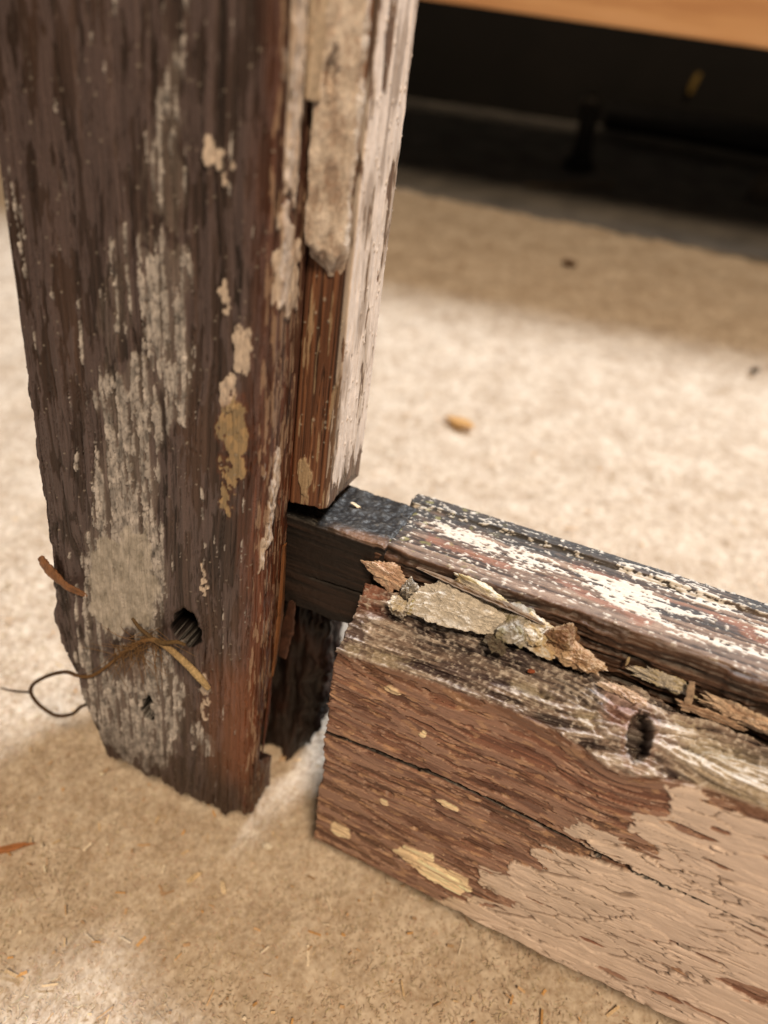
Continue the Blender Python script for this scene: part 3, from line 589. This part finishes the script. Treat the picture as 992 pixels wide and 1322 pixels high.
    f1b, f2b, cidb = voro(X * .14 + .5 * rg2, Z * .4 + .5 * rg2, 21); crk2 = ss(.10, .03, f2b - f1b) * ss(.5, .9, cidb) * ss(125, 70, X)
    lift = (cid - .45) * .5 + .28 * tdy
    ochz = ss(62, 40, X - .4 * Z) * ss(30, 12, Z)
    pc = lin(222, 203, 188)[None, None] * (.93 + .14 * cid + .16 * fbm(X * .12, Y, Z * .25, 3, 230))[..., None]
    pc = mix(pc, ochz * .6, lin(208, 186, 152)); pc = mix(pc, ss(80, 120, X) * .5, lin(220, 200, 188))
    pm = pm * fr
    c = mix(c, fr, .72 * c + .28 * (c @ np.array([.3, .55, .15], np.float32))[..., None] * np.array([1.06, 1., .94], np.float32))
    c = mix(c, pm, pc); c = mix(c, pm * np.clip(crk + .35 * crk2, 0, 1) * .68, lin(104, 80, 64))
    h = h * (1 - .8 * pm) + pm * (.6 + 1.3 * lift - .5 * crk - .15 * crk2); gl += .06 * pm
    om = om * fr * (1 - pm); c = mix(c, om, lin(206, 184, 152) * (1 + .4 * rag)[..., None]); h += om * .42
    mo = mot * fr * (1 - pm) * (1 - om); c = mix(c, mo * .6, lin(172, 138, 108)); h += .12 * mo
    h -= 2.6 * sh; c = mix(c, ss(wd * 2.0, wd * 1.25, dd) * fr * (X < 126), lin(22, 15, 12))  # shade inside the shake painted dark, wider than the groove
    # ---- worn, checked slab top
    t1 = fbm(X * .03, yg * .5, Z * .3, 4, 240); t2 = fbm(X * .12, yg * 1.6, Z * .9, 3, 244); t3 = fbm(X * .8, Y * .9, Z * .9, 3, 247)
    hs = 1.5 * t1 + .7 * t2 + .34 * t3
    cre = ss(.07, .01, np.abs(perlin(X * .022, yg * .42, Z * .2, 250) + .1 * t2)) * ss(5, 8, Y); hs -= 1.4 * cre
    cs = np.zeros(P.shape, np.float32) + lin(136, 118, 102); cs = mix(cs, ss(0, .4, t1 + .3 * t3), lin(176, 160, 140)); cs = mix(cs, ss(0, .55, -t1 - .4 * t2), lin(66, 54, 50))
    cs = mix(cs, ss(.1, .5, fbm(X * .045, Y * .12, Z * .1, 3, 252)) * .6, lin(74, 58, 60)); cs = mix(cs, cre * .8, lin(34, 27, 25))
    cs = mix(cs, ss(13, 2, X + 4 * t1) * ss(7, 13, Y) * .75, lin(150, 100, 78)); cs = mix(cs, ss(88, 104, X + 8 * t1) * ss(14, 6, Y) * .65, lin(186, 172, 142))
    cs = mix(cs, ss(5, 9, Y + 2 * t1) * ss(10, 22, X) * ss(84, 66, X) * (.35 + .5 * ss(-.1, .3, t2)), lin(60, 52, 52))
    yel = np.zeros(X.shape, np.float32)
    for a, b, r1, r2 in ((54, 5.2, 7, 2.2), (14, 2., 8, 1.8), (69, 5, 4, 2), (99, 7.5, 9, 3.5), (4, 2, 3, 1.5), (93, 11, 5, 2)): yel = np.maximum(yel, ss(-.3, .7, ell(X, Y, (a, b, r1, r2)) + .8 * t3))
    cs = mix(cs, yel * .45, lin(202, 188, 152)); cs = mix(cs, ss(.18, .36, t3 + .3 * t1) * .6, lin(206, 196, 178))
    cs = mix(cs, ss(0, .6, ell(X, Y, (75, 11, 6, 3)) + .6 * t3) * .7, lin(186, 160, 146)); cs = mix(cs, ss(.1, .5, ell(X, Y, (77, 7.5, 7, 3)) + .4 * t3) * .6, lin(140, 100, 84))
    # knot: swelling, hollow, curled lip
    ka = math.radians(20); kx = (X - 82.2) * math.cos(ka) + (Y - 5.2) * math.sin(ka); ky = -(X - 82.2) * math.sin(ka) + (Y - 5.2) * math.cos(ka)
    e = np.hypot(kx / 3.2, ky / 4.6) + .12 * t3; ez = np.hypot((X - 79) / 11, (Y - 6) / 6.5)
    hs += 1.7 * ss(1.2, .2, ez) * (ez > 0) ; hs -= 6.5 * ss(1.05, .62, e); cs = mix(cs, ss(1.1, .7, e) * .8, lin(52, 44, 40)); cs = mix(cs, ss(1.0, 1.2, e) * ss(1.6, 1.25, e) * .4, lin(150, 118, 100))
    e2 = np.abs(np.hypot((X - 77) / 6.5, (Y - 5.5) / 3.2) - 1 + .1 * t3); hs -= .8 * ss(.16, .03, e2) * (Y < 6)
    for a, b, r_ in ((57.5, 5.5, .9), (75, 9, .5), (46, 9, .6), (66, 12, .7)): hs -= 1.8 * ss(1.1, .5, np.hypot((X - a) / r_ / 1.5, (Y - b) / r_))
    cs = cs * np.array([.98, 1.0, 1.16], np.float32)
    # ---- groove and tongue wall
    cw = np.zeros(P.shape, np.float32) + lin(62, 43, 33); w1 = fbm(X * .03, Y * .6, Z * .7, 4, 260); cw = mix(cw, ss(0, .5, w1), lin(88, 62, 47)); cw = mix(cw, ss(0, .5, -w1), lin(36, 26, 21)); hw = 1.0 * w1
    cw = mix(cw, ss(12, 2, X) * ss(110, 106, Z) * .8 * wl, lin(180, 142, 118))
    # ---- tongue top: bare red-brown timber, black rot, white paint
    a1 = fbm(X * .02, Y * .6, Z * .6, 4, 270); a3 = fbm(X * .5, Y * .8, Z * .8, 4, 274)
    ct = np.zeros(P.shape, np.float32) + lin(118, 98, 86); ct = mix(ct, ss(0, .45, a1 + .3 * a3), lin(150, 128, 114)); ct = mix(ct, ss(0, .4, -a1 - .3 * a3), lin(64, 52, 47)); ht = .4 * a1 + .14 * a3
    rd = np.full(X.shape, -9., np.float32)
    yy = Y + 1.2 * fbm(X * .08, Y * .3, Z * .1, 3, 277); x2 = X + 2.0 * fbm(X * .1, Y * .3, Z * .1, 3, 279)
    for poly in R_RED: rd = np.maximum(rd, sdf(x2, yy, poly))
    ct = mix(ct, ss(-.6, .6, rd + .8 * a3) * .8, lin(140, 98, 82) )
    blk = np.clip(ss(8, 1, X - 2.5 * a3 - .12 * (Y - 20)) + ss(41, 47, Y + 4 * fbm(X * .05, Y * .1, Z * .1, 3, 281) + 1.5 * a3) * (.95 - .35 * ss(60, 100, X)), 0, 1)
    bl2 = ss(.12, .34, fbm(X * .05, Y * .2, Z * .1, 4, 283)) * .8; blk = np.clip(blk + bl2 * (.35 + .65 * ss(28, 36, Y)), 0, 1)
    ct = mix(ct, blk * .92, mix(np.zeros(P.shape, np.float32) + lin(48, 46, 46), ss(.1, .6, a3), lin(84, 82, 78)))
    wc = np.full(X.shape, -.3, np.float32)
    for poly, dn in R_WHITE: wc = np.maximum(wc, dn * ss(-1.2, 1.8, sdf(x2, yy, poly)) - .1)
    wm = ss(.44, .52, wc + .7 * a3 + .55 * perlin(X * .06, Y * 1.2, Z * .1, 285)); wm = np.clip(wm + ss(.42, .5, a3 + .3 * perlin(X * .04, Y * .6, seed=287)) * .8, 0, 1)
    ct = mix(ct, wm * .95, lin(210, 204, 196)); ht += .18 * wm; ht -= .7 * ss(3.8, 1.8, X) * (Y < 46)
    ct = mix(ct, ss(.45, .7, fbm(X * .25, Y * .3, seed=289)) * ss(40, 8, X) * .5, lin(150, 146, 90))
    slc = sl + .0; tpm = np.clip(tp + lp, 0, 1); wg = np.clip(wl + gv, 0, 1)
    c = mix(c, np.clip(sl, 0, 1), cs); c = mix(c, wg, cw); c = mix(c, tpm, ct)
    # the top arris of the front face is rubbed paler
    c = mix(c, ss(6, 1, np.interp(X, *EDGE) - Z + 2 * t1) * fr * .45 * (1 - pm), lin(92, 70, 54))
    hf = ss(1, 0, np.clip(sl + wg + tpm, 0, 1)); h = h * hf + hs * sl + hw * wg + ht * tpm
    gl = np.clip(gl * hf + (1 - hf) * .36 + .22 * tpm - .12 * blk * tpm, .1, .9)
    dots = specks(X, Y + Z, (slab | top | lip) & (X < 130), 330, 12, .1, .45); h += .22 * dots; c = mix(c, dots * .6, lin(196, 186, 168))
    dots = specks(X, Z, front & (X < 130), 160, 14, .15, .4); h += .2 * dots; c = mix(c, dots * .6, lin(190, 160, 130))
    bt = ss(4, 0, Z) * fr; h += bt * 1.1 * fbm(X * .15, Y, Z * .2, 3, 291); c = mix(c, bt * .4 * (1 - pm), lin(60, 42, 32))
    c = c * (1 + fr[..., None] * (np.where(pm[..., None] > .5, 1., 1.42) * np.array([1., 1.02, 1.08], np.float32) - 1))
    P = P + N * h[..., None]
    endn = .9 * fbm(Y * .25, Z * .25, seed=293) + .5 * fbm(Y, Z, seed=295); P[..., 0] += endn * ss(4, 0, X) - 1.2 * ss(4, 0, X) * ss(52, 40, np.abs(Z - 40)) * .4
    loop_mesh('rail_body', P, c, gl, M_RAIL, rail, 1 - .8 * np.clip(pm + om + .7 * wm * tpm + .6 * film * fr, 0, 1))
build_rail()

def build_tenon():
    s = np.concatenate([np.linspace(-46, -30, 10), np.linspace(-29, 3.4, 110)])
    K = [(17.6, 82.2), (17.4, 83.), (17.4, 113.4), (18.2, 114.4), (45.2, 114.5), (46.2, 113.4), (46.2, 82)]
    Y, Z = section(K, [4, 110, 8, 104, 6, 14, 12], 2, len(s)); X = np.repeat(s[:, None], Y.shape[1], 1); P = np.stack([X, Y, Z], -1); N = normals(P)
    if N[50, 50, 1] > 0: N = -N
    tp = ss(.4, .9, N[..., 2]); fr = 1 - tp
    g = fbm(X * .03, Y * .6, Z * .6, 4, 300); f = fbm(X * .6, Y * .6, Z * .6, 4, 304); f2 = fbm(X * .2, Y * .25, Z * .25, 3, 306)
    c = np.zeros(P.shape, np.float32) + lin(34, 25, 21); c = mix(c, ss(0, .5, g), lin(48, 34, 28)); c = mix(c, ss(0, .5, -g), lin(22, 16, 14))
    ct = np.zeros(P.shape, np.float32) + lin(34, 33, 34); ct = mix(ct, ss(0, .6, f2), lin(52, 51, 51)); ct = mix(ct, ss(.42, .6, f) * .5, lin(96, 92, 86))
    ct = mix(ct, ss(24, 19, Y + 2 * f2) * ss(-18, -6, X) * .7, lin(140, 106, 84))
    c = mix(c, tp, ct); h = fr * (.3 * g + .1 * f) + tp * (.16 * f + .6 * f2)
    h -= 1.2 * ss(.5, .1, np.abs(Z - 96 - .05 * X)) * fr * ss(-22, -12, X)
    P = P + N * h[..., None]; gl = np.where(tp > .5, .34, .5); P[..., 2] -= .7 * ss(2.2, 3.4, X) * tp; P[..., 1] += .8 * ss(0, 1, X) * (1 - tp)
    P[..., 2] += ss(92, 82, Z) * 1.5 * perlin(X * .1, 0 * X, seed=310)
    loop_mesh('tenon', P, c, gl, M_RAIL, rail)
build_tenon()
s_ = splinter('splinter', [(14, 17.2, 112.), (28, 15.4, 112.2), (41, 15.0, 111.4), (52, 15.4, 109.4)], [.8, 3.4, 3.4, 1.0], (0, .35, 1), lin(122, 102, 84), M_RAIL, rail, 15, 16, .78)
splinter('splinter', [(91.5, 14.2, 99.5), (91, 14.8, 104), (90.2, 15.5, 108)], [1.1, .9, .6], (0, 1, 0), lin(170, 148, 128), M_RAIL, rail, 17)

# putty and broken chunks
def chunk_mesh(name, half, seed, col, col2, sub=24, rough=.16, nplanes=11, fine=.10):
    sub = max(14, int(sub * 1.25)) if sub > 15 else sub
    """angular crumb: intersection of random planes, roughened"""
    r = np.random.RandomState(seed)
    n = r.normal(size=(nplanes, 3)); n /= np.linalg.norm(n, axis=1)[:, None]; d = r.uniform(.72, 1.0, nplanes)
    th = np.linspace(0, np.pi, sub); ph = np.arange(sub * 2) / (sub * 2) * 2 * np.pi
    T, Ph = np.meshgrid(th, ph, indexing='ij'); D = np.stack([np.sin(T) * np.cos(Ph), np.sin(T) * np.sin(Ph), np.cos(T)], -1)
    q = np.maximum(D @ n.T, 1e-3); rad = np.min(np.where(D @ n.T > .05, d / q, 9), -1); rad = np.minimum(rad, 1.35)
    f = fbm(D[..., 0] * 2 + seed, D[..., 1] * 2, D[..., 2] * 2, 3, 3); f2 = fbm(D[..., 0] * 6 + seed, D[..., 1] * 6, D[..., 2] * 6, 4, 5, .65)
    f[0] = f[0].mean(); f[-1] = f[-1].mean(); f2[0] = f2[0].mean(); f2[-1] = f2[-1].mean()
    V = D * (rad * (1 + rough * f + fine * f2))[..., None] * np.asarray(half)
    c = np.zeros(V.shape, np.float32) + np.asarray(col); c = mix(c, ss(-.1, .4, f), col2); c = c * (1 + .25 * f2)[..., None]
    return mesh_np(name, V.reshape(-1, 3), grid_faces(sub, sub * 2, True)[:, ::-1], c.reshape(-1, 3), .55, smooth=False)
PC, PG, PB, PD = lin(202, 197, 190), lin(164, 160, 154), lin(128, 98, 76), lin(92, 82, 72)
def chunk(label, pos, half, rot, seed, col, col2, name='putty_lump', cat='putty', **k):
    o = link(name, chunk_mesh(name, [v * 1.12 for v in half], seed, col, col2, **k), M_PUTTY)
    o.matrix_world = F_RAIL @ Matrix.Translation((Vector(pos) + Vector((3, 1.0, 1.6))) * MM) @ Matrix.Rotation(rot[2], 4, 'Z') @ Matrix.Rotation(rot[1], 4, 'Y') @ Matrix.Rotation(rot[0], 4, 'X')
    if label: tag(o, label, cat, 'loose old putty lying along the rail')
    return o
def part_chunk(pos, half, rot, seed, col, col2, **k):
    o = link('putty', chunk_mesh('putty', half, seed, col, col2, **k), M_PUTTY, rail); o.location = Vector(pos) * MM; o.rotation_euler = rot
chunk('largest cream putty slab, cracked, lying in the rail groove', (26.2, 12.2, 105.6), (12.0, 5.6, 3.2), (.82, .05, -.04), 21, PC, lin(208, 202, 193), sub=60, rough=.16, nplanes=22, fine=.09)
chunk('pale ragged putty piece behind the largest slab, against the wood step', (31, 15.2, 110.2), (7.5, 1.7, 1.8), (.4, .08, -.08), 22, PC, lin(196, 184, 150), sub=40, rough=.3)
chunk('grey blocky putty piece touching the right end of the largest slab', (41.8, 12.6, 105.0), (4.8, 4.2, 2.6), (.75, .2, -.15), 23, PG, lin(140, 134, 112), sub=36, nplanes=9)
chunk('pointed pale putty piece between the grey block and brown chunk', (47.4, 14.0, 105.6), (4.6, 3.0, 2.1), (.7, .1, -.1), 24, PC, lin(184, 166, 132), sub=32)
chunk('brown angular chunk in the groove below the splinter tip', (54.3, 15.0, 105.0), (3.7, 3.0, 3.1), (.4, .5, .5), 25, PB, lin(150, 126, 100), sub=36, nplanes=8)
chunk('crumbly pale lump at the right end of the loose putty', (60.2, 12.2, 102.6), (4.8, 2.4, 2.6), (.5, .1, -.15), 26, lin(172, 144, 120), lin(186, 162, 136), sub=40, rough=.4, fine=.2)
chunk('small dark crumb below the grey putty block', (38.6, 8.6, 101.0), (2.9, 2.1, 1.9), (.4, 0, .3), 27, PD, lin(110, 104, 92), sub=28, rough=.3)
chunk('upright putty sliver at the left end of the largest slab', (10.8, 12.6, 105.0), (1.9, 1.9, 4.4), (.7, .2, 0), 28, PG, PC, sub=30, rough=.3)
chunk('pale crumb lying lowest left below the upright sliver', (9.6, 9.0, 101.6), (2.5, 1.5, 1.3), (.5, .2, .3), 29, PC, lin(196, 184, 160), sub=26, rough=.3)
chunk('yellowish crumb tucked beside the upright sliver', (13.8, 9.6, 102.0), (2.0, 1.5, 1.4), (.6, .1, .8), 30, lin(166, 152, 108), PC, sub=26, rough=.3)
chunk('tiny grey crumb under the pale lowest left crumb', (10.0, 7.2, 100.0), (1.6, 1.1, .9), (.5, 0, .2), 31, PD, PG, sub=22, rough=.3)
chunk('flat cream flake of putty under the pointed piece', (49.8, 11.9, 102.4), (3.6, 1.6, .7), (.6, .1, -.2), 32, lin(188, 166, 132), PC, sub=26)
# putty still bedded in the groove
part_chunk((5.4, 16.6, 106.6), (6.4, 2.0, 3.6), (.15, .22, 0), 41, lin(196, 166, 146), lin(206, 182, 162), sub=44, rough=.22, fine=.12)
part_chunk((85, 17.2, 103.6), (6.5, 1.3, 2.0), (.4, .03, -.05), 42, PC, lin(190, 178, 150), sub=44, rough=.4, fine=.25)
part_chunk((104, 16.0, 102.8), (8.5, 1.7, 2.2), (.4, .05, -.06), 43, lin(204, 180, 160), lin(214, 194, 174), sub=44, rough=.4, fine=.25)
part_chunk((98, 14.2, 100.8), (6, .9, 1.0), (.4, .05, -.04), 44, lin(160, 132, 112), lin(196, 172, 152), sub=36, rough=.4, fine=.25)
part_chunk((124, 15.4, 102.), (9, 2.2, 2), (.4, .05, -.06), 45, lin(184, 158, 134), PC, sub=36, rough=.4, fine=.25)
part_chunk((77, 12.2, 99.6), (5, 1.6, .9), (.5, .02, -.1), 46, lin(194, 170, 154), lin(206, 186, 168), sub=36, rough=.4, fine=.3)
# chips lying on the joint
def chip(label, M, half, seed, col, cat='wood chip', name='wood_chip'):
    o = link(name, chunk_mesh(name, half, seed, col, col * .85, sub=14, nplanes=8), M_FIB); o.matrix_world = M; tag(o, label, cat); return o
def on(F, p, rz=0): return F @ Matrix.Translation(Vector(p) * MM) @ Matrix.Rotation(rz, 4, 'Z')
chip('tiny white wood chip on the black tenon top', on(F_RAIL, (-14, 34, 115.), -.3), (2.0, .6, .4), 51, lin(226, 212, 186))
chip('small orange flake on the worn rail edge', on(F_RAIL, (52.5, 8.6, 98.6), .6), (.9, .6, .4), 52, lin(150, 84, 58))
chip('thin curled shaving on the dark groove wall', on(F_RAIL, (74.5, 17.0, 106.), 1.2), (.5, .3, 1.6), 53, lin(190, 172, 140))
W0 = Matrix.Identity(4)
chip('amber wood chip on the bright carpet behind the rail', on(W0, (17, 266, 2.2), -.15), (8.5, 3.4, 1.6), 54, lin(200, 158, 104))
chip('orange splinter on the carpet left of the stile', on(W0, (-80, -32, 1.8), .55), (7.5, .9, .8), 55, lin(184, 126, 84))
chip('cream wood chip on the carpet nearest the stile foot', on(W0, (-13, -20, 1.6), .9), (2.4, .8, .5), 56, lin(230, 206, 170))
chip('pair of cream wood chips, the right one, before the gap', on(W0, (-2, -20, 1.6), -.9), (1.9, .7, .5), 57, lin(236, 216, 186))
chip('white crumb on the carpet in the gap between stile and rail', on(W0, (7, -3, 1.6), .2), (1.5, 1.1, .8), 58, lin(236, 228, 214))
chip('dark crumb on the shaded carpet below the bench edge', on(W0, (205, 400, 2), .2), (2.6, 2, 1.2), 59, lin(70, 56, 46))
chip('brown crumb on the shaded carpet near the stile', on(W0, (60, 520, 2), .4), (6, 4, 1.5), 60, lin(96, 72, 52))
chip('grey rubble lump on the dark floor at the right edge', on(W0, (243, 775, 4), .3), (16, 12, 16), 61, lin(96, 90, 83), 'rubble', 'rubble_lump')

# ================================================================== twine caught on the stile foot
def build_twine():
    tw = empty('twine', F_STILE, 'frayed brown twine caught on the stile foot, its loop trailing on the left', 'twine')
    main = [(-14.4, -3.4, 61), (-16.6, -4.6, 65.6), (-21.6, -4.8, 70.4), (-28, -3.8, 73.2), (-33.5, -2.8, 73.4), (-37.5, -2.4, 71), (-42, -2.0, 66.5), (-47, -1.6, 60.5), (-53, -1.4, 53), (-59, -1.2, 47), (-65.5, 0.5, 43.5), (-72, 3, 40.4), (-80, 4, 35), (-87.5, 4, 28), (-89.5, 4, 22.5), (-86.5, 4, 17.5), (-80, 4, 15), (-73, 4, 18.5), (-68, 3, 25), (-64, 1.2, 29.5)]
    v, q, m = tube(main, [.7, 1.0, .9, .8, .7, .55, .5, .45, .45, .5, .52, .55, .55, .55, .55, .55, .55, .5, .5, .4], 12, 1.9, 3, 14)
    t = np.repeat(np.linspace(0, 1, m), 12); c = np.zeros((len(v), 3), np.float32) + lin(120, 92, 62); c = mix(c, ss(.25, .05, t), lin(186, 164, 126)); c = mix(c, ss(.45, .6, t), lin(84, 66, 50))
    c *= (1 + .35 * fbm(v[:, 0], v[:, 1], v[:, 2], 3, 5))[:, None]
    link('cord', mesh_np('cord', v, q, c, .7), M_FIB, tw)
    v, q, m = tube([(-34, -2.6, 73), (-28.5, -4.4, 75.2), (-24.5, -4.4, 77), (-22, -3.5, 76)], [.5, .6, .5, .35], 8, 1.9, 3, 10)
    link('cord', mesh_np('cord', v, q, np.zeros((len(v), 3)) + lin(104, 84, 58), .7), M_FIB, tw)
    v, q, m = tube([(-34, -2.4, 73.5), (-37.5, -3.2, 77), (-40, -3, 79.8)], [.5, .5, .35], 8, 1.9, 3, 10)
    link('cord', mesh_np('cord', v, q, np.zeros((len(v), 3)) + lin(96, 78, 56), .7), M_FIB, tw)
    v, q, m = tube([(-89, 4, 23), (-94, 5, 20.5), (-99, 6, 18), (-105, 6, 17)], [.4, .35, .35, .25], 7, 1.9, 3, 10)
    link('cord', mesh_np('cord', v, q, np.zeros((len(v), 3)) + lin(70, 58, 48), .7), M_FIB, tw)
    r = np.random.RandomState(4); parts = []
    for i in range(110):
        a = np.array([r.uniform(-48, -31), r.uniform(-2.6, -1.2), 0]); a[2] = 74 - .85 * (-33 - a[0]) * (1 if a[0] < -33 else -.3) + r.normal(0, 1.6)
        d = np.array([r.normal(-.3, .7), r.normal(-.15, .25), r.normal(-.8, .7)]); L_ = r.uniform(3, 11)
        p1 = a + d * L_ * .5 + r.normal(0, .6, 3); p2 = a + d * L_ + r.normal(0, 1.2, 3)
        for p in (p1, p2): p[1] = min(max(p[1], -5), -.7)
        v, q, m = tube([a, p1, p2], [.10, .09, .04], 4, res=5); parts.append((v, q))
    V, Q = join(parts); c = lin(124, 98, 70)[None] * r.uniform(.7, 1.5, (len(V), 1))
    f_ = link('frayed_fibres', mesh_np('frayed_fibres', V, Q, c, .7), M_FIB, tw); f_['kind'] = 'stuff'
build_twine()
